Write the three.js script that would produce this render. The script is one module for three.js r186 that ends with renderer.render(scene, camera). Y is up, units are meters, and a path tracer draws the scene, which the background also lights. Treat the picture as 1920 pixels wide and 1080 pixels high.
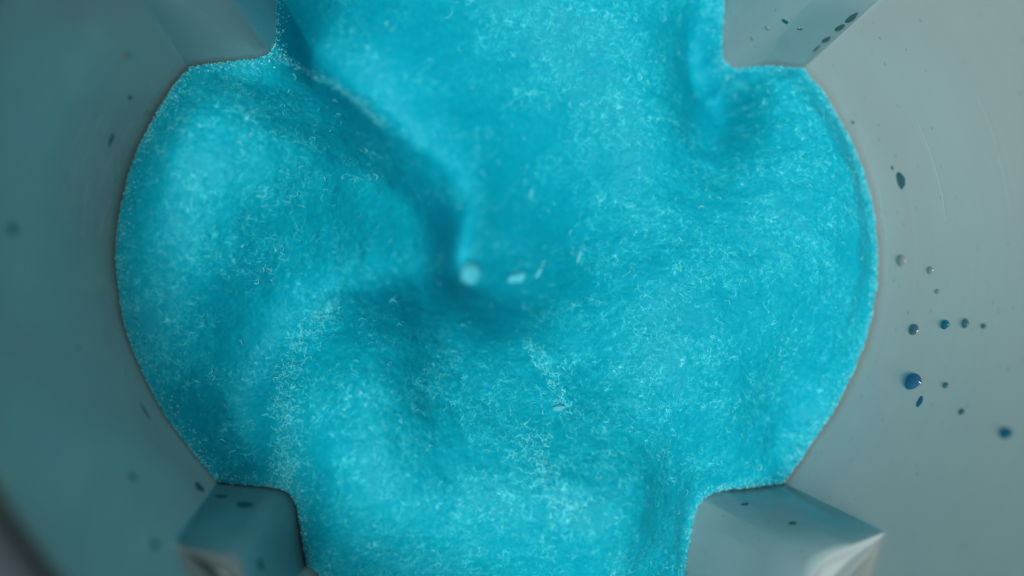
import * as THREE from 'three';
import { ImprovedNoise } from 'three/addons/math/ImprovedNoise.js';
import { toCreasedNormals } from 'three/addons/utils/BufferGeometryUtils.js';

// ---------------------------------------------------------------- camera, sky, sun, exposure
const scene = new THREE.Scene();
const camera = new THREE.PerspectiveCamera(39.43, 16 / 9, 0.01, 20);
camera.position.set(-0.0242, 0.125, 0.0145);
camera.up.set(0, 0.0653, -0.9979);
camera.lookAt(-0.0025, 0, 0.0063);
camera.focus = 0.124;
camera.userData.fStop = 4.4;

const EXPOSURE = 1.88, SKY = 0.075, SUN = 3.0;
{ // an overcast sky, three times as bright overhead as at the horizon
  const W = 64, H = 32, d = new Float32Array(W * H * 4);
  for (let j = 0; j < H; j++) {
    const up = Math.sin(((j + 0.5) / H - 0.5) * Math.PI);
    const L = SKY * (up > 0 ? (1 + 2 * up) / 3 : 0.12);
    for (let i = 0; i < W; i++) d.set([L * 0.95, L, L * 1.03, 1], (j * W + i) * 4);
  }
  const sky = new THREE.DataTexture(d, W, H, THREE.RGBAFormat, THREE.FloatType);
  sky.mapping = THREE.EquirectangularReflectionMapping;
  sky.magFilter = THREE.LinearFilter; sky.needsUpdate = true;
  scene.background = sky; scene.environment = sky;
}
const sun = new THREE.DirectionalLight(0xfffcf4, SUN);
sun.position.set(-0.25, 0.94, 0.18);
sun.castShadow = true; sun.shadow.radius = 45; sun.shadow.mapSize.set(2048, 2048);
Object.assign(sun.shadow.camera, { left: -0.15, right: 0.15, top: 0.15, bottom: -0.15, near: 0.1, far: 3 });
scene.add(sun);

const renderer = new THREE.WebGLRenderer({ antialias: true });
renderer.toneMapping = THREE.LinearToneMapping;
renderer.toneMappingExposure = EXPOSURE;
renderer.shadowMap.enabled = true;

// ---------------------------------------------------------------- helpers
const noise3 = new ImprovedNoise();
let seed = 7;
const rnd = () => { seed = (seed + 0x6d2b79f5) | 0; let t = Math.imul(seed ^ (seed >>> 15), 1 | seed); t = (t + Math.imul(t ^ (t >>> 7), 61 | t)) ^ t; return ((t ^ (t >>> 14)) >>> 0) / 4294967296; };
const rr = (a, b) => a + (b - a) * rnd();
const N = (x, y, z = 0.37) => noise3.noise(x, y, z);
const fbm = (x, y, z, o = 4) => { let s = 0, a = 1; for (let k = 0; k < o; k++) { s += a * N(x, y, z + k * 7.1); x *= 2.03; y *= 2.03; a *= 0.5; } return s; };
const clamp = (x, a = 0, b = 1) => Math.min(b, Math.max(a, x));
const smooth = (a, b, x) => { const t = clamp((x - a) / (b - a)); return t * t * (3 - 2 * t); };
const rad = Math.PI / 180;
function canvasTexture(w, h, paint, srgb = true) {
  const c = document.createElement('canvas'); c.width = w; c.height = h;
  paint(c.getContext('2d'), w, h);
  const t = new THREE.CanvasTexture(c);
  if (srgb) t.colorSpace = THREE.SRGBColorSpace;
  t.wrapS = t.wrapT = THREE.RepeatWrapping;
  return t;
}
function tag(o, label, category, group, kind) {
  if (label) o.userData.label = label;
  if (category) o.userData.category = category;
  if (group) o.userData.group = group;
  if (kind) o.userData.kind = kind;
  return o;
}
const names = {};
const numbered = (n) => { const k = names[n] = (names[n] ?? -1) + 1; return k ? `${n}_${String(k).padStart(3, '0')}` : n; };
function mesh(name, geo, mat, parent = scene) {
  const m = new THREE.Mesh(geo, mat);
  m.name = numbered(name); m.castShadow = m.receiveShadow = true;
  parent.add(m); return m;
}
function grid(nu, nv, f, wrapU = false) { // f(u, v) -> [x, y, z, s, t]
  const p = [], uv = [], ix = [];
  for (let j = 0; j <= nv; j++) for (let i = 0; i <= nu; i++) { const q = f(i / nu, j / nv); p.push(q[0], q[1], q[2]); uv.push(q[3] ?? i / nu, q[4] ?? j / nv); }
  for (let j = 0; j < nv; j++) for (let i = 0; i < nu; i++) { const a = j * (nu + 1) + i, b = a + 1, c = a + nu + 1, d = c + 1; ix.push(a, c, b, b, c, d); }
  const g = new THREE.BufferGeometry();
  g.setAttribute('position', new THREE.Float32BufferAttribute(p, 3));
  g.setAttribute('uv', new THREE.Float32BufferAttribute(uv, 2));
  g.setIndex(ix); g.computeVertexNormals();
  if (wrapU) { // same normals on both sides of the seam
    const n = g.attributes.normal;
    for (let j = 0; j <= nv; j++) {
      const a = j * (nu + 1), b = a + nu, v = new THREE.Vector3(n.getX(a) + n.getX(b), n.getY(a) + n.getY(b), n.getZ(a) + n.getZ(b)).normalize();
      n.setXYZ(a, v.x, v.y, v.z); n.setXYZ(b, v.x, v.y, v.z);
    }
  }
  return g;
}

// ---------------------------------------------------------------- the jar's shape (metres; slush line at y = 0)
const FLARE = 0.12;
const wallRadius = (t, h) => 0.0597 + 0.0007 * Math.sin(t) + 0.0018 * Math.cos(4 * t) - 0.0003 * Math.sin(4 * t) + FLARE * h;
const wallPoint = (t, h, out = 0) => { const r = wallRadius(t, h) + out; return [0.018 * h + r * Math.cos(t), h, 0.015 * h + r * Math.sin(t)]; };
const rimHeight = (t) => 0.0432 + 0.0030 * Math.cos(t - 40 * rad);
const FLOOR = -0.06;
const ribs = [ // angle of the crest at the slush line and how it turns per metre of height, half widths, crest radius
  { t0: 54.1, turn: -80, wa: 12.6, wb: 11.3, ra: 0.0495, cap: 0.0225, label: 'grey wedge rib with pale triangular top face' },
  { t0: 134.5, turn: 40, wa: 9.3, wb: 8.9, ra: 0.0514, cap: 0.0215, label: 'blue-grey wedge rib with dished top face' },
  { t0: -142.8, turn: -40, wa: 9.8, wb: 9.4, ra: 0.0497, cap: 0.0235, label: 'dark shaded wedge rib' },
  { t0: -42.0, turn: -40, wa: 10.7, wb: 9.4, ra: 0.0480, cap: 0.0235, label: 'pale grey wedge rib flecked with drops' },
];
function ribSection(R, h, inset = 0) { // from the wall on one side, round the crest, to the wall on the other
  const t = (R.t0 + R.turn * h) * rad, k = h / 0.0225;
  const A = wallPoint(t - (R.wa - 2.2 * k) * rad, h, 0.0004), B = wallPoint(t + (R.wb - 2.2 * k) * rad, h, 0.0004);
  const ra = R.ra + 0.0058 * k + inset, X = [0.018 * h + ra * Math.cos(t), h, 0.015 * h + ra * Math.sin(t)];
  const tip = [X[0], X[2]]; // where the two sides would meet; the crest is rounded off before it
  const pts = [], mix = (p, q, s) => [p[0] + (q[0] - p[0]) * s, p[1] + (q[1] - p[1]) * s];
  const a = [A[0], A[2]], b = [B[0], B[2]], s0 = 0.72;
  const a1 = mix(a, tip, s0), b1 = mix(b, tip, s0);
  for (let i = 0; i < 6; i++) pts.push(mix(a, a1, i / 6));
  for (let i = 0; i <= 12; i++) { const s = i / 12; pts.push(mix(mix(a1, tip, s), mix(tip, b1, s), s)); }
  for (let i = 1; i <= 6; i++) pts.push(mix(b1, b, i / 6));
  return pts.map(([x, z]) => [x, h, z]);
}

// slush outline: distance from the middle to the wall or rib in each direction
const NS = 4096, outline = new Float32Array(NS);
{
  const segs = [];
  for (const R of ribs) { const s = ribSection(R, 0); for (let i = 0; i + 1 < s.length; i++) segs.push([s[i][0], s[i][2], s[i + 1][0], s[i + 1][2]]); }
  for (let i = 0; i < NS; i++) {
    const t = i / NS * 2 * Math.PI, c = Math.cos(t), s = Math.sin(t);
    let r = wallRadius(t, 0);
    for (const [x0, z0, x1, z1] of segs) {
      const dx = x1 - x0, dz = z1 - z0, den = c * dz - s * dx; if (Math.abs(den) < 1e-12) continue;
      const q = (x0 * dz - z0 * dx) / den, u = (x0 * s - z0 * c) / den;
      if (q > 0 && u >= 0 && u <= 1 && q < r) r = q;
    }
    outline[i] = r;
  }
}
const outlineAt = (t) => { const f = ((t / (2 * Math.PI)) % 1 + 1) % 1 * NS, i = Math.floor(f), a = outline[i % NS], b = outline[(i + 1) % NS]; return a + (b - a) * (f - i); };

// ---------------------------------------------------------------- materials
const MM = 0.001;
// wall sheet: s = angle (0..1), t = height from -10 mm to 50 mm
const wallU = (deg) => ((deg + 180) / 360), wallV = (h) => (h + 10) / 60;
const scratches = [ // angle from, to (degrees), height mm, width, strength
  [-17.5, 5, 2.2, 1.6, 0.5], [-15, -2, 3.3, 1.2, 0.25], [-18, -3, 14.6, 1.6, 0.5], [-18, -2, 25.6, 1.8, 0.4], [-12, 8, 8.5, 1, 0.15], [-20, 12, 19, 1, 0.1],
  [-180, -165, 16, 1.6, 0.4], [-179, -165.5, 7, 1.5, 0.4], [-176, -166, 26, 2.2, 0.55], [-170, -166.5, 33, 2.4, 0.5], [-178, -163, 4.4, 1.2, 0.3], [-176, -165, 10.5, 1, 0.3], [170, 180, 3, 1, 0.2], [-175, -164, 12.6, 1, .25],
];
function paintWall(ctx, W, H, kind) {
  const X = (d) => wallU(d) * W, Y = (h) => (1 - wallV(h)) * H;
  ctx.fillStyle = kind === 'color' ? '#dceef0' : kind === 'rough' ? '#282828' : '#808080'; ctx.fillRect(0, 0, W, H);
  seed = 21;
  for (let i = 0; i < 2600; i++) { // faint clouding and rubbed marks along the wall
    const x = rr(0, W), y = rr(0, H), l = rr(10, 120), v = rnd() < 0.5;
    ctx.globalAlpha = kind === 'bump' ? 0.05 : 0.05; ctx.fillStyle = kind === 'color' ? (v ? '#e4eeee' : '#c6d4d6') : (v ? '#202020' : '#484848');
    ctx.beginPath(); ctx.ellipse(x, y, l, rr(0.6, 5), rr(-0.05, 0.05), 0, 7); ctx.fill();
  }
  // pale reflection on the left wall, painted into the maps as soft blots
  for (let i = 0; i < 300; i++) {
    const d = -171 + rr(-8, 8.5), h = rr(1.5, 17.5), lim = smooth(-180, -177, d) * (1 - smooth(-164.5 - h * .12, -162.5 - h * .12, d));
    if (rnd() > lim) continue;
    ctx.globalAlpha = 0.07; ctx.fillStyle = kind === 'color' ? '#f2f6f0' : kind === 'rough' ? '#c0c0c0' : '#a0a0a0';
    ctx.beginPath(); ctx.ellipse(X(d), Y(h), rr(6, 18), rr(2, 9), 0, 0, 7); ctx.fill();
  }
  for (const [a, b, h, w, s] of scratches) {
    for (let k = 0; k < 3; k++) {
      ctx.globalAlpha = s * (k ? 0.35 : 0.8); ctx.strokeStyle = kind === 'rough' ? '#a0a0a0' : '#fbffff'; ctx.lineWidth = w * (k ? 0.8 : 1.6);
      ctx.beginPath(); const dh = k ? rr(-0.5, 0.5) : 0, a2 = a + (k ? rr(0, 5) : 0), b2 = b - (k ? rr(0, 5) : 0);
      for (let i = 0; i <= 24; i++) { const d = a2 + (b2 - a2) * i / 24, y = Y(h + dh + 0.25 * N(d * 0.2, h)); i ? ctx.lineTo(X(d), y) : ctx.moveTo(X(d), y); }
      ctx.stroke();
    }
  }
  for (let i = 0; i < 900; i++) { // fine specks of dried syrup
    ctx.globalAlpha = rr(0.1, 0.5); const dk = rnd() < 0.7; ctx.fillStyle = kind === 'color' ? (dk ? '#2f5f6c' : '#d8e2e0') : kind === 'rough' ? '#606060' : '#c0c0c0';
    ctx.beginPath(); ctx.ellipse(rr(0, W), Y(40 * rnd() ** 1.5), rr(0.6, 1.8), rr(0.8, 2.2), rr(0, 3), 0, 7); ctx.fill();
  }
  ctx.globalAlpha = 1;
}
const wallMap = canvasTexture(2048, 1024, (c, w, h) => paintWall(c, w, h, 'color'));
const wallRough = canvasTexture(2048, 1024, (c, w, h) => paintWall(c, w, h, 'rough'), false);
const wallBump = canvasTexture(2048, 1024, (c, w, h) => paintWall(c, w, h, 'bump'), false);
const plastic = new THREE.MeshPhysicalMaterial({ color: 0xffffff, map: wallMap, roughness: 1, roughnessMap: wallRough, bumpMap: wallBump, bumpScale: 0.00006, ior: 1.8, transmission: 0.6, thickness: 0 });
const outerPlastic = new THREE.MeshPhysicalMaterial({ specularIntensity: 0.3, color: new THREE.Color(0.95, 0.97, 0.97), roughness: 0.12, ior: 1.5, transmission: 1, thickness: 0 });
const ribPlastic = plastic.clone(); ribPlastic.color.setRGB(0.26, 0.36, 0.385); ribPlastic.transmission = 0.12;
const rimMat = new THREE.MeshPhysicalMaterial({ color: new THREE.Color(0.02, 0.035, 0.045), roughness: 0.75, ior: 1.5, specularIntensity: 0.4 });
const capMat = new THREE.MeshPhysicalMaterial({ color: new THREE.Color(0.2, 0.265, 0.28), roughness: 0.35, ior: 1.5 });
const footMat = new THREE.MeshPhysicalMaterial({ color: 0x202224, roughness: 0.5 });

// ---------------------------------------------------------------- ground below
const groundMat = new THREE.MeshStandardMaterial({ color: 0xffffff, roughness: 0.95, map: canvasTexture(512, 512, (c, w, h) => {
  c.fillStyle = '#131c10'; c.fillRect(0, 0, w, h);
  for (let i = 0; i < 5000; i++) { c.globalAlpha = 0.4; c.fillStyle = ['#0c140a', '#1d2b14', '#243418', '#10180e'][i % 4]; c.fillRect(rr(0, w), rr(0, h), rr(2, 6), rr(2, 14)); }
}) });
groundMat.map.repeat.set(8, 8);
const ground = mesh('ground', new THREE.PlaneGeometry(4, 4).rotateX(-Math.PI / 2).translate(0, -0.1, 0), groundMat);
tag(ground, 'dark green ground far below the jar', null, null, 'structure');

// ---------------------------------------------------------------- the jar
const jar = new THREE.Group(); jar.name = 'blender_jar'; jar.position.set(0, -0.1, 0); scene.add(jar);
tag(jar, 'smoky grey plastic blender jar with four wedge ribs, filled with blue slush', 'blender jar');
const inJar = (g) => g.translate(0, 0.1, 0);
{
  // frosted inner face, clear outer face, floor
  const T = 0.0038, LOW = FLOOR - 0.006;
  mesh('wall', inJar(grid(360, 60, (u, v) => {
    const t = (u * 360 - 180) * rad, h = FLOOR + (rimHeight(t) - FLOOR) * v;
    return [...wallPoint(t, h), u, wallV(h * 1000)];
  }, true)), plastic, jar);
  mesh('outer_wall', inJar(grid(240, 30, (u, v) => {
    const t = (u * 360 - 180) * rad, h = LOW + (rimHeight(t) - LOW) * v;
    return wallPoint(t, h, T);
  }, true)), outerPlastic, jar);
  mesh('floor', inJar(grid(120, 2, (u, v) => { const t = (u * 360 - 180) * rad, p = wallPoint(t, FLOOR); return [p[0] * v, FLOOR, p[2] * v]; })), ribPlastic, jar);
  // a thick rounded lip standing on the wall
  mesh('rim', inJar(grid(240, 24, (u, v) => {
    const t = (u * 360 - 180) * rad, a = -2 * Math.PI * v, h = rimHeight(t) + 0.0019, w = 0.0026;
    return wallPoint(t, h + 0.0018 * Math.sin(a), 0.0022 + w * Math.cos(a));
  }, true)), rimMat, jar);
  mesh('foot', inJar(grid(120, 8, (u, v) => { const t = (u * 360 - 180) * rad, h = LOW - 0.0002 + (-0.1 - LOW) * v; const p = wallPoint(t, LOW, 0.001 + 0.004 * v); return [p[0], h, p[2]]; }, true)), footMat, jar);
  for (const R of ribs) {
    const levels = []; for (let i = 0; i <= 12; i++) levels.push([FLOOR + (R.cap - 0.0008 - FLOOR) * i / 12, 0]);
    levels.push([R.cap - 0.0003, 0.0002], [R.cap, 0.0008]);
    const n = ribSection(R, 0).length, pos = [], ix = [], uv = [];
    levels.forEach(([h, inset]) => ribSection(R, h, inset).forEach((p, i) => { pos.push(...p); uv.push(0.7 + 0.002 * i, wallV(h * 1000)); }));
    for (let j = 0; j + 1 < levels.length; j++) for (let i = 0; i < n; i++) { const a = j * n + i, b = j * n + (i + 1) % n, c = a + n, d = b + n; ix.push(a, b, c, b, d, c); }
    const g = new THREE.BufferGeometry();
    const s = ribSection(R, R.cap, 0.0008), m = s.reduce((q, p) => [q[0] + p[0] / n, q[1] + p[2] / n], [0, 0]);
    const wp = wallPoint(Math.atan2(m[1], m[0]), R.cap, 0.0004), c = [(m[0] + wp[0]) / 2, (m[1] + wp[2]) / 2], K = 8;
    const cp = [], ci = []; // slightly dished top face
    for (let k = 0; k <= K; k++) for (let i = 0; i < n; i++) { const q = k / K; cp.push(s[i][0] + (c[0] - s[i][0]) * q, 0.1 + R.cap - 0.0016 * smooth(0.03, 0.75, q), s[i][2] + (c[1] - s[i][2]) * q); }
    for (let k = 0; k < K; k++) for (let i = 0; i < n; i++) { const a = k * n + i, b = k * n + (i + 1) % n, e = a + n, f = b + n; ci.push(a, b, e, b, f, e); }
    const cg = new THREE.BufferGeometry(); cg.setAttribute('position', new THREE.Float32BufferAttribute(cp, 3)); cg.setIndex(ci); cg.computeVertexNormals();
    const lowC = pos.length / 3, lo = ribSection(R, FLOOR, 0).reduce((q, p) => [q[0] + p[0] / n, q[1] + p[2] / n], [0, 0]); pos.push(lo[0], FLOOR, lo[1]); uv.push(0.7, 0);
    for (let i = 0; i < n; i++) ix.push(i, lowC, (i + 1) % n);
    g.setAttribute('position', new THREE.Float32BufferAttribute(pos, 3)); g.setAttribute('uv', new THREE.Float32BufferAttribute(uv, 2)); g.setIndex(ix); g.computeVertexNormals();
    const rib = mesh('rib', inJar(toCreasedNormals(g, 0.6)), ribPlastic, jar); rib.userData.label = R.label;
    mesh('rib_cap', cg, capMat, rib);
  }
}

// ---------------------------------------------------------------- the slush surface
const curved = (pts, n) => new THREE.CatmullRomCurve3(pts.map(([x, z]) => new THREE.Vector3(x, 0, z))).getPoints(n).map((p) => [p.x, p.z]);
const grooveA = curved([[-5.2, 1], [-4.8, -3.5], [-6.2, -8.5], [-9, -14], [-12.6, -18.8], [-17.6, -23.1], [-22.7, -28], [-29.1, -32], [-35.5, -35]], 14);
const grooveB = curved([[-5.2, 1], [-14, 1.5], [-22.5, 1.5], [-30, 3.4], [-36.6, 8], [-41, 14.5], [-43, 21], [-43.6, 28.4], [-42, 35]], 14);
const grooveC = curved([[-6.2, 4], [-9, 12], [-11.4, 18.7], [-13.6, 25.3]], 6);
const grooveD = curved([[35.6, -33], [35, -26.1], [33.4, -20.2], [30, -14.6]], 7);
const G = (x, z, cx, cz, sx, sz = sx, a = 0) => { const c = Math.cos(a), s = Math.sin(a), dx = x - cx, dz = z - cz, u = (dx * c + dz * s) / sx, v = (-dx * s + dz * c) / sz; return Math.exp(-0.5 * (u * u + v * v)); };
// a groove whose two flanks have widths of their own: right of the way it runs, then left
function cut(line, x, z, depth, wr, wl, e0 = 1, e1 = 1) {
  let sum = 0;
  for (let i = 0; i + 1 < line.length; i++) {
    const ax = line[i][0], az = line[i][1], dx = line[i + 1][0] - ax, dz = line[i + 1][1] - az, l2 = dx * dx + dz * dz;
    const u = clamp(((x - ax) * dx + (z - az) * dz) / l2), d = Math.hypot(x - ax - u * dx, z - az - u * dz);
    if (d > 45) continue;
    const sd = (dx * (z - az) - dz * (x - ax)) / (Math.sqrt(l2) * (d + 1.5)), w = wl + (wr - wl) * (0.5 + 0.5 * clamp(sd, -1, 1)), r = Math.sqrt(d * d + 1.7) - 1.3;
    sum += Math.pow((e0 + (e1 - e0) * (i + u) / (line.length - 1)) * Math.exp(-Math.pow(Math.max(0, r) / w, 1.5)), 9);
  }
  return -depth * 0.93 * Math.pow(sum, 1 / 9);
}
function bigShape(x, z) { // mm in, mm out
  const wx = x + 1.6 * N(x * 0.09, z * 0.09, 3.3), wz = z + 1.6 * N(x * 0.09, z * 0.09, 8.1);
  let h = 1.0;
  h += 8 * G(wx, wz, -42, -12, 12, 14) + 2 * G(wx, wz, -50, 8, 6, 12);
  h += 7 * G(wx, wz, -26, 26, 10, 12) + 4.0 * G(wx, wz, -8, 38, 15, 8);
  h += 7 * G(wx, wz, 26, 12, 17, 14) + 6.0 * G(wx, wz, 48, -11, 9, 14) + 1.0 * G(wx, wz, 12, -18, 10, 8) + 2 * G(wx, wz, 12, -40, 16, 7);
  const deep = [cut(grooveA, wx, wz, 29, 12, 12, 0.95, 0.5), cut(grooveB, wx, wz, 26, 11, 10, 0.9, 0.24), cut(grooveC, wx, wz, 16, 7, 6, 0.8, 0.2), 28 * G(wx, wz, -6.6, -4, 5.2, 8)];
  h -= Math.cbrt(deep.reduce((q, d) => q + Math.abs(d) ** 3, 0));
  h += cut(grooveD, wx - 0.8, wz, 17, 9, 2.2, 0.75, 0.2);
  h += 9 * G(wx, wz, 10, 41, 8, 10, 0.2) + 2 * G(wx, wz, 22, -27, 6, 9);
  h -= 1 * G(wx, wz, 32, -23, 5, 8, 0.1) + 5 * G(wx, wz, 45, 30, 6, 9) + 5 * G(wx, wz, -23, -36, 12, 7, 0.2);
  h -= 1.8 * G(wx, wz, 8, 20, 3.5, 4);
  return h;
}
const rough1 = (x, z) => 0.34 * fbm(x * 0.22, z * 0.22, 1.7, 3) ;
function slushHeight(x, z, edge) { // metres; edge = distance in from the wall
  const X = x * 1000, Z = z * 1000, e = edge * 1000;
  let h = bigShape(X, Z) * (0.2 + 0.8 * smooth(-1, 7, e)) - 2.5 * G(X, Z, 27, 45, 6, 7, -0.3) + rough1(X, Z);
  const ridge = 1 - Math.abs(N(X * 0.9 + 3 * N(X * 0.3, Z * 0.3, 4), Z * 0.9, 2.2)) * 2;
  h += 0.05 * ridge + 0.07 * N(X * 1.7, Z * 1.7, 9.4) + 0.04 * N(X * 3.6, Z * 3.6, 5.4);
  h += 0.12 * (1 - smooth(0.6, 3, e)) * (0.5 + N(X * 1.4, Z * 1.4, 2.9));
  const lip = 0.55 + 0.45 * N(X * 2.2, Z * 2.2, 6.6);
  h -= 1.1 * Math.pow(1 - clamp(e / (0.22 + 0.4 * lip)), 2) ;
  return h * MM;
}
const SIZE = 0.128;
const bands = [[[[-31, 8.5], [-35.5, 14.3], [-37.6, 22.3], [-36.6, 31.7], [-37.8, 35.5]], 2.4, 420], [[[-38.7, -30.2], [-32.3, -30.9], [-26.6, -27.8], [-22.5, -23.8]], 0.9, 200], [[[0.8, 14.8], [3.3, 19.8], [4.9, 25.7]], 1.1, 60], [[[-1, 29], [1, 35], [5, 40]], 2.2, 160]];
function paintSlush(ctx, W, H, bump) {
  ctx.fillStyle = bump ? '#606060' : '#018399'; ctx.fillRect(0, 0, W, H);
  const px = W / (SIZE * 1000); // pixels per mm
  seed = 99;
  for (let i = 0; i < 26000; i++) { // syrup-rich and icy mottling
    const x = rr(0, W), y = rr(0, H), v = N(x / px * 0.35, y / px * 0.35, 5.5) + rr(-0.5, 0.5);
    ctx.globalAlpha = 0.16; ctx.fillStyle = bump ? (v > 0 ? '#707070' : '#505050') : (v > 0 ? '#1796a6' : '#007093');
    ctx.beginPath(); ctx.ellipse(x, y, rr(2, 9), rr(2, 7), rr(0, 3), 0, 7); ctx.fill();
  }
  ctx.lineCap = 'round';
  for (let i = 0; i < 95000; i++) { // slivers of ice; fewer in low grooves, which paints in some groove shade
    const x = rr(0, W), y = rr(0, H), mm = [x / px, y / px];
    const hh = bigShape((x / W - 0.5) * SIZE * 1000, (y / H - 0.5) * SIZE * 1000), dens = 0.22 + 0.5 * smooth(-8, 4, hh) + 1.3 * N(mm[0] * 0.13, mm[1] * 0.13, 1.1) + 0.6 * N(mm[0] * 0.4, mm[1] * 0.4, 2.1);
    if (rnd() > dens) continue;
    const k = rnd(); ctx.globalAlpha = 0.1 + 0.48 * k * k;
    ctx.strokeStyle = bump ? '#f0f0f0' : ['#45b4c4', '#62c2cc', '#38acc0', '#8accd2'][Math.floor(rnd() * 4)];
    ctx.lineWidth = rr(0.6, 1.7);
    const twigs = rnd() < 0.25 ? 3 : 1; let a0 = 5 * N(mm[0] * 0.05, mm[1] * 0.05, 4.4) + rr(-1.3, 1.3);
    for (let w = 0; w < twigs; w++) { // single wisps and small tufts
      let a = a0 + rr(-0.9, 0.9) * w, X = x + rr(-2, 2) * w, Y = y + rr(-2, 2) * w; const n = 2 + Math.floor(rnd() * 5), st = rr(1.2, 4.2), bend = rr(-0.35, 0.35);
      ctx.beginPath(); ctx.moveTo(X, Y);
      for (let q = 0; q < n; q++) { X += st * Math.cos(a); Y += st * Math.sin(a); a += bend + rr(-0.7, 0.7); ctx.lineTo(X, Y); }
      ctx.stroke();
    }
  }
  for (const [line, wide, count] of bands) for (let i = 0; i < 100 + count * 0.9; i++) { // crystals gathered along the folds
    const u = rnd() * (line.length - 1), q = Math.floor(u), f = u - q, g = () => (rnd() + rnd() + rnd() - 1.5) * wide * 1.2;
    let X = ((line[q][0] + (line[q + 1][0] - line[q][0]) * f + g()) / 128 + 0.5) * W, Y = ((line[q][1] + (line[q + 1][1] - line[q][1]) * f + g()) / 128 + 0.5) * H, a = rr(0, 6.3);
    ctx.globalAlpha = rr(0.2, 0.75); ctx.strokeStyle = bump ? '#f0f0f0' : ['#45b4c4', '#5cc0cc', '#78c8d2'][Math.floor(rnd() * 3)]; ctx.lineWidth = rr(1, 2.6);
    ctx.beginPath(); ctx.moveTo(X, Y); for (let k = 0; k < 3; k++) { X += 4 * Math.cos(a); Y += 4 * Math.sin(a); a += rr(-0.7, 0.7); ctx.lineTo(X, Y); } ctx.stroke();
  }
  for (let i = 0; i < 9000; i++) { // small syrup pockets
    ctx.globalAlpha = rr(0.1, 0.35); ctx.fillStyle = bump ? '#202020' : '#006388';
    ctx.beginPath(); ctx.ellipse(rr(0, W), rr(0, H), rr(1, 3), rr(0.8, 2), rr(0, 3), 0, 7); ctx.fill();
  }
  ctx.globalAlpha = 1;
}
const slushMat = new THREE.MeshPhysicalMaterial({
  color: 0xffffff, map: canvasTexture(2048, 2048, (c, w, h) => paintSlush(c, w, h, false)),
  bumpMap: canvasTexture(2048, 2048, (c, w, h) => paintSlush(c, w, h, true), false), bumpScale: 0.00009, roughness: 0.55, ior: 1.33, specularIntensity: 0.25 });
const slush = new THREE.Group(); slush.name = 'blue_slush'; scene.add(slush);
tag(slush, 'bright blue ice slush swirled into soft lobes around a central pit', 'slush');
const GAP = 0.00024;
const edgeAt = (x, z) => { const r = Math.hypot(x, z); return outlineAt(Math.atan2(z, x)) - GAP - r; };
const ribAware = (x, z) => edgeAt(x, z) * 0.9;
{
  const n = 860, step = SIZE / n, id = new Int32Array((n + 1) * (n + 1)).fill(-1), pos = [], uv = [], ix = [];
  const inside = new Uint8Array((n + 1) * (n + 1));
  for (let j = 0; j <= n; j++) for (let i = 0; i <= n; i++) {
    const x = (i / n - 0.5) * SIZE, z = (j / n - 0.5) * SIZE; inside[j * (n + 1) + i] = edgeAt(x, z) > 0 ? 1 : 0;
  }
  const vert = (i, j) => {
    const k = j * (n + 1) + i; if (id[k] >= 0) return id[k];
    let x = (i / n - 0.5) * SIZE, z = (j / n - 0.5) * SIZE, e = edgeAt(x, z);
    if (e <= 0) { const r = Math.hypot(x, z), s = (r + e) / r; x *= s; z *= s; e = 0; }
    const h = slushHeight(x, z, Math.max(0, e * 0.92));
    id[k] = pos.length / 3; pos.push(x, h, z); uv.push(x / SIZE + 0.5, 0.5 - z / SIZE); return id[k];
  };
  for (let j = 0; j < n; j++) for (let i = 0; i < n; i++) {
    const k = j * (n + 1) + i; if (!(inside[k] || inside[k + 1] || inside[k + n + 1] || inside[k + n + 2])) continue;
    const a = vert(i, j), b = vert(i + 1, j), c = vert(i, j + 1), d = vert(i + 1, j + 1); ix.push(a, c, b, b, c, d);
  }
  const g = new THREE.BufferGeometry(); g.setAttribute('position', new THREE.Float32BufferAttribute(pos, 3)); g.setAttribute('uv', new THREE.Float32BufferAttribute(uv, 2)); g.setIndex(ix); g.computeVertexNormals();
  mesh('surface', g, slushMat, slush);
}
mesh('body', grid(720, 8, (u, v) => { const t = u * 2 * Math.PI, h = -0.0018 - v * 0.0575, r = outlineAt(t) - GAP + FLARE * h * 0.9 - 0.0003 * v; return [r * Math.cos(t) + 0.018 * h, h, r * Math.sin(t) + 0.015 * h]; }, true), new THREE.MeshPhysicalMaterial({ color: new THREE.Color(0.003, 0.27, 0.4), roughness: 0.6, ior: 1.31 }), slush);
// ice slivers lying in the surface
function sliver(bend, len, w) {
  const c = new THREE.CatmullRomCurve3([new THREE.Vector3(-len / 2, 0, 0), new THREE.Vector3(-len / 6, w * 0.4, bend), new THREE.Vector3(len / 6, w * 0.4, bend), new THREE.Vector3(len / 2, 0, 0)]);
  const g = new THREE.TubeGeometry(c, 5, w, 4, false), p = g.attributes.position;
  for (let i = 0; i < p.count; i++) { // taper to the ends
    const s = clamp((p.getX(i) + len / 2) / len), q = c.getPoint(s), f = 0.25 + 0.75 * Math.sin(Math.PI * s);
    p.setXYZ(i, p.getX(i), q.y + (p.getY(i) - q.y) * f * 0.7, q.z + (p.getZ(i) - q.z) * f);
  }
  g.computeVertexNormals(); return g;
}
const iceMat = new THREE.MeshPhysicalMaterial({ color: 0xffffff, roughness: 0.35, ior: 1.31 });
function scatter(name, count, geo, place, tint) {
  const m = new THREE.InstancedMesh(geo, iceMat, count), M = new THREE.Matrix4(), q = new THREE.Quaternion(), col = new THREE.Color();
  for (let i = 0; i < count; i++) {
    const { p, e, s } = place(); q.setFromEuler(e); M.compose(p, q, s); m.setMatrixAt(i, M); m.setColorAt(i, tint(col));
  }
  m.name = numbered(name); m.castShadow = m.receiveShadow = true; m.userData.kind = 'stuff'; slush.add(m); return m;
}
seed = 5;
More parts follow.
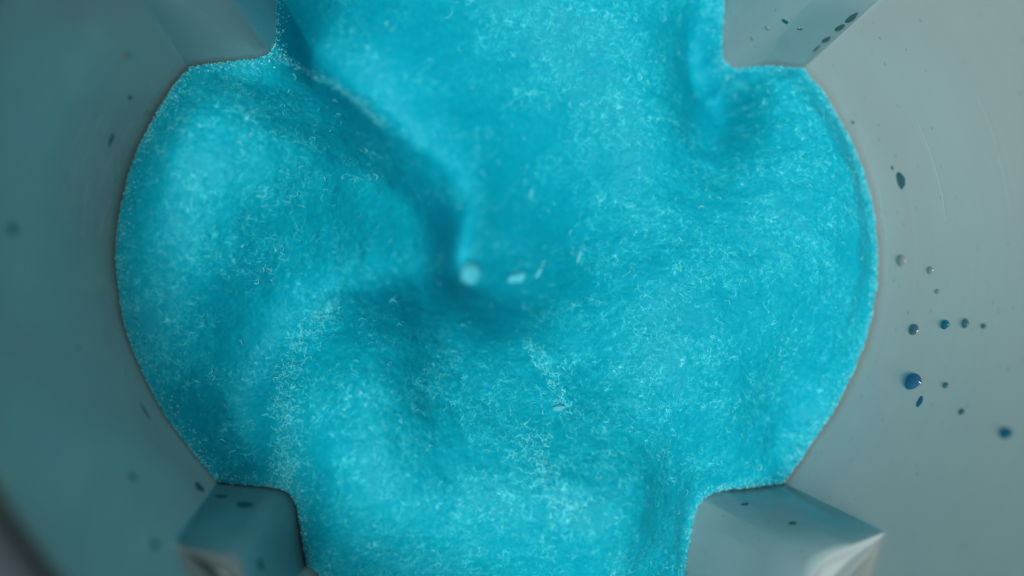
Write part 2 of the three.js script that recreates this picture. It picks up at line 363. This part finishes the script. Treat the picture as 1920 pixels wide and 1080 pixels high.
const icy = (c) => { const k = rnd(); return c.setRGB(0.02 + 0.12 * k * k, 0.34 + 0.16 * k, 0.43 + 0.14 * k); };
const onSurface = (minEdge) => { for (;;) { const x = rr(-0.5, 0.5) * SIZE, z = rr(-0.5, 0.5) * SIZE, e = edgeAt(x, z); if (e > minEdge && rnd() < 0.5 + 1.1 * N(x * 140, z * 140, 1.1) + 0.7 * N(x * 420, z * 420, 2.1)) return [x, z, e]; } };
const lie = (minEdge, lift, smin, smax) => () => {
  const [x, z, e] = onSurface(minEdge), k = rr(smin, smax);
  return { p: new THREE.Vector3(x, slushHeight(x, z, e * 0.92) + lift * rr(0.2, 1), z), e: new THREE.Euler(rr(-0.15, 0.15), rr(0, 6.28), rr(-0.15, 0.15)), s: new THREE.Vector3(k, rr(0.3, 0.6), k * rr(0.8, 1.2)) };
};
scatter('ice_slivers', 600, sliver(0.00018, 0.0009, 0.00004), lie(0.0004, 0.00001, 0.5, 1.4), icy);
scatter('ice_slivers', 500, sliver(0.0003, 0.0008, 0.00005), lie(0.0004, 0.00002, 0.5, 1.5), icy);
// frost crumbs along the wall
scatter('edge_frost', 5200, new THREE.IcosahedronGeometry(0.00011, 0), () => {
  const t = rr(0, 6.2832), d = Math.abs(rr(0, 1) * rr(0, 1)) * 0.0026 + 0.00012, r = outlineAt(t) - GAP - d, x = r * Math.cos(t), z = r * Math.sin(t);
  return { p: new THREE.Vector3(x, slushHeight(x, z, d * 0.92) + 0.00004, z), e: new THREE.Euler(rr(0, 6), rr(0, 6), rr(0, 6)), s: new THREE.Vector3(rr(0.5, 1.6), rr(0.4, 1), rr(0.5, 1.6)) };
}, (c) => { const k = rnd(); return c.setRGB(0.06 + 0.14 * k * k, 0.36 + 0.18 * k, 0.42 + 0.16 * k); });

// rough frost on the scarp of the lower lobe, on the upper crest and at the small scar
for (const [line, wide, count] of bands) scatter('frost', count, sliver(0.00012, 0.00055, 0.00006), () => {
  const u = rnd() * (line.length - 1), i = Math.floor(u), f = u - i, g = () => (rnd() + rnd() + rnd() - 1.5) * wide;
  const x = (line[i][0] + (line[i + 1][0] - line[i][0]) * f + g()) * MM, z = (line[i][1] + (line[i + 1][1] - line[i][1]) * f + g()) * MM, e = edgeAt(x, z), k = e < 0.0006 ? 0.001 : rr(0.6, 1.4);
  return { p: new THREE.Vector3(x, slushHeight(x, z, e * 0.92) + 0.00003, z), e: new THREE.Euler(rr(-0.2, 0.2), rr(0, 6.3), rr(-0.2, 0.2)), s: new THREE.Vector3(k, 0.7, k) };
}, (c) => { const k = rnd(); return c.setRGB(0.03 + 0.1 * k * k, 0.36 + 0.14 * k, 0.44 + 0.14 * k); });

// ---------------------------------------------------------------- ice chunks
function chunk(name, x, z, sx, sy, sz, turn, mat, label, lift = 0.3) {
  const g = new THREE.IcosahedronGeometry(1, 4), p = g.attributes.position, s = x * 0.7 + z;
  for (let i = 0; i < p.count; i++) {
    const v = new THREE.Vector3().fromBufferAttribute(p, i), k = 1 + 0.22 * N(v.x * 1.6 + s, v.y * 1.6, v.z * 1.6) + 0.07 * N(v.x * 5, v.y * 5 + s, v.z * 5);
    p.setXYZ(i, v.x * k * sx * MM, v.y * k * sy * MM, v.z * k * sz * MM);
  }
  g.computeVertexNormals();
  const m = mesh(name, g, mat);
  m.position.set(x * MM, slushHeight(x * MM, z * MM, edgeAt(x * MM, z * MM)) + (sy > 1 ? 0.75 : lift) * sy * MM, z * MM); m.rotation.y = turn;
  return tag(m, label, 'ice');
}
const chunkMat = new THREE.MeshPhysicalMaterial({ color: new THREE.Color(0.04, 0.3, 0.38), roughness: 0.7, ior: 1.31, specularIntensity: 0.2 });
chunk('ice_chunk', -5.4, 1.9, 2.1, 1.7, 2.4, 0.2, chunkMat, 'pale rounded ice chunk sitting in the central pit of the slush');
chunk('ice_flake', 2.2, 3.4, 2.7, 0.45, 0.9, 0.12, chunkMat, 'larger pale ice flake just right of the central pit');
chunk('ice_flake', 4.6, 2.7, 1.4, 0.3, 0.4, 0.9, chunkMat, 'small pale flake touching the larger flake right of the pit');
chunk('ice_flake', 3.2, -11.2, 0.35, 0.3, 1.3, -0.4, chunkMat, 'thin upright ice flake on the slush above the larger flakes');
chunk('ice_flake', 9.6, 0.8, 0.35, 0.3, 1.3, -0.35, chunkMat, 'thin ice flake on the slush up and right of the larger flakes');
chunk('ice_flake', 4.0, 25.0, 1.1, 0.35, 0.45, 0.1, chunkMat, 'pale ice flake at the lower end of the small scar');

// ---------------------------------------------------------------- drops on the wall
const drops = [ // angle, height mm, half width along the wall mm, half height mm, depth mm, tint, label
  [1.81, 5.39, 1.05, 0.9, 0.5, 0, 'clear tear-shaped drop with bright glint, nearest the slush on right wall'],
  [3.72, 11.37, 0.65, 0.6, 0.35, 0, 'small grey drop up and right of the tear-shaped drop'],
  [6.89, 13.15, 0.4, 0.45, 0.3, 0, 'tiny clear drop with a glint between the upper and middle drops'],
  [12.51, 9.77, 0.95, 0.9, 0.4, 1, 'grey-teal oval drop, leftmost of the middle row on right wall'],
  [11.67, 15.6, 0.75, 0.75, 0.5, 2, 'vivid teal drop, second in the middle row on right wall'],
  [11.46, 19.18, 0.75, 0.55, 0.4, 1, 'narrow teal drop, third in the middle row on right wall'],
  [11.77, 22.35, 0.4, 0.4, 0.25, 1, 'faint drop at the right end of the middle row'],
  [20.39, 12.94, 1.3, 1.6, 0.8, 3, 'largest deep blue drop, alone on the lower right wall'],
  [20.31, 19.0, 0.45, 0.5, 0.3, 1, 'small dim drop right of the largest deep blue drop'],
  [25.31, 31.25, 0.8, 0.9, 0.4, 2, 'blurred blue drop near the right edge of the photo'],
  [23.2, 15.6, 1.0, 0.5, 0.12, 3, 'pale blue run just below the largest deep blue drop'],
  [-10.25, 7.4, 1.6, 0.9, 0.1, 1, 'dark leaf-shaped smear on the upper right wall'],
  [-157.37, 15.08, 0.5, 0.6, 0.35, 0, 'pale drop on the left wall below the dark rib'],
  [-161.45, 2.92, 0.35, 0.45, 0.35, 0, 'sparkling clear drop beside the slush on the upper left wall'],
  [-161.1, 8.61, 0.3, 0.5, 0.25, 4, 'tiny dark drop above the painted reflection patch on left wall'],
  [-167.04, 8.15, 1.1, 0.5, 0.1, 4, 'dark leaf-shaped smear inside the painted reflection patch on left wall'],
  [150.41, 18.48, 0.5, 0.7, 0.25, 4, 'dark spot on lower left wall, nearest the slush'],
  [143.03, 25.14, 0.6, 0.8, 0.25, 4, 'blurred dark spot beside the dished rib top'],
  [166.48, 15.17, 0.25, 0.4, 0.2, 0, 'tiny bright speck on the left wall'],
  [179.1, 26.76, 0.7, 0.8, 0.3, 1, 'blurred yellowish-blue drop at the left edge of the photo'],
  [144.4, 4.6, 0.9, 1.1, 0.2, 4, 'ragged dark smear on the wall beside the dished rib, at the slush'],
  [156.8, 4.1, 1.6, 0.3, 0.12, 4, 'long dark run low on the left wall beside the slush'],
  [-12.4, 6.5, 0.35, 0.25, 0.15, 1, 'tiny dark fleck left of the leaf-shaped smear'],
  [23.6, 23.3, 0.5, 0.5, 0.15, 1, 'faint spot on the right wall between the deep blue and blurred drops'],
  [-21.2, 2.5, 0.3, 0.3, 0.15, 1, 'tiny grey fleck beside the slush on the upper right wall'],
];
const tints = [[0.5, 0.6, 0.6], [0.16, 0.36, 0.42], [0.03, 0.33, 0.46], [0.06, 0.3, 0.52], [0.16, 0.33, 0.37]].map((c) => new THREE.MeshPhysicalMaterial({ color: new THREE.Color(...c), roughness: 0.1, ior: 1.34, transmission: 0.82, thickness: 0, clearcoat: 0.6, clearcoatRoughness: 0.05 }));
const ribDrops = [ // rib, place along its section, height mm, half width mm, half height mm, depth mm, tint, label
  [3, 22.8, 15.3, 0.6, 1.5, 0.2, 4, 'topmost dark smear in the crease of the pale rib'],
  [3, 22.7, 12.5, 0.6, 1.1, 0.2, 4, 'second dark smear down the crease of the pale rib'],
  [3, 22.7, 9.0, 0.55, 1.0, 0.2, 4, 'dark smear with a pale edge, third down the crease of the pale rib'],
  [3, 22.7, 6.3, 0.25, 1.2, 0.12, 4, 'thin dark smear lowest in the crease of the pale rib'],
  [3, 13.7, 11.7, 0.6, 0.35, 0.15, 2, 'small blue dash on the middle of the pale rib'],
  [3, 11.3, 8.5, 0.45, 0.3, 0.2, 0, 'clear fleck on the rounded crest of the pale rib'],
  [3, 10.6, 4.9, 0.4, 0.35, 0.2, 0, 'clear fleck low on the crest of the pale rib'],
  [3, 18.7, 10.9, 0.45, 0.25, 0.12, 1, 'faint dash on the right side of the pale rib'],
  [1, 22.2, 4.1, 0.9, 0.6, 0.15, 4, 'dark smudge at the wall end of the dished rib'],
  [1, 19.3, 6.4, 1.2, 1.2, 0.15, 4, 'larger dark round smudge on the side of the dished rib'],
  [1, 5.4, 16.5, 0.8, 0.9, 0.15, 4, 'dim dark spot beside the slush on the dished rib'],
  [0, 7.1, 4.9, 0.6, 0.5, 0.12, 4, 'dark fleck on the side of the rib with the triangular top'],
  [0, 5.5, 13.7, 0.6, 0.6, 0.12, 4, 'dim spot higher on the side of the rib with the triangular top'],
];
function dropGeometry(a, b, d, s) {
  return grid(24, 10, (u, v) => {
    const t = u * 2 * Math.PI, r = v, wob = 1 + 0.16 * N(Math.cos(t) * 1.3 + s, Math.sin(t) * 1.3, s), tear = 1 - 0.28 * Math.sin(t) * r;
    return [a * wob * tear * r * Math.cos(t) * MM, b * wob * r * Math.sin(t) * MM, (d * Math.sqrt(Math.max(0, 1 - r * r)) - 0.02) * MM];
  }, true);
}
function stick(o, deg, h, out = 0) { // set on the wall, +z towards the axis
  const t = deg * rad, p = wallPoint(t, h * MM, -out), e = 1e-4;
  const a = new THREE.Vector3(...wallPoint(t + e, h * MM)).sub(new THREE.Vector3(...wallPoint(t, h * MM))).normalize();
  const up = new THREE.Vector3(...wallPoint(t, h * MM + e)).sub(new THREE.Vector3(...wallPoint(t, h * MM))).normalize();
  const inn = new THREE.Vector3().crossVectors(a, up).normalize(); if (inn.x * p[0] + inn.z * p[2] > 0) inn.negate();
  const x = new THREE.Vector3().crossVectors(up, inn).normalize();
  o.matrixAutoUpdate = true; o.quaternion.setFromRotationMatrix(new THREE.Matrix4().makeBasis(x, up, inn)); o.position.set(...p);
}
for (const [deg, h, a, b, d, k, label] of drops) {
  const m = mesh('drop', dropGeometry(a, b, d, deg), tints[k]); stick(m, deg, h); tag(m, label, 'drop', 'drops on the jar wall');
}

for (const [k, at, h, a, b, d, tint, label] of ribDrops) {
  const R = ribs[k], on = (i, hh) => { const s = ribSection(R, hh * MM), q = Math.floor(i), f = i - q; return new THREE.Vector3(...s[q]).lerp(new THREE.Vector3(...s[q + 1]), f); };
  const p = on(at, h), x = on(Math.min(at + 0.4, 23.9), h).sub(on(at - 0.4, h)).normalize(), up = on(at, h + 0.4).sub(p).normalize(), z = new THREE.Vector3().crossVectors(x, up).normalize();
  if (z.x * p.x + z.z * p.z > 0) { z.negate(); x.negate(); }
  const y = new THREE.Vector3().crossVectors(z, x).normalize(), m = mesh('drop', dropGeometry(a, b, d, at + h), tints[tint]);
  m.quaternion.setFromRotationMatrix(new THREE.Matrix4().makeBasis(x, y, z)); m.position.copy(p);
  tag(m, label, 'drop', 'drops and smears on the ribs');
}

renderer.render(scene, camera);
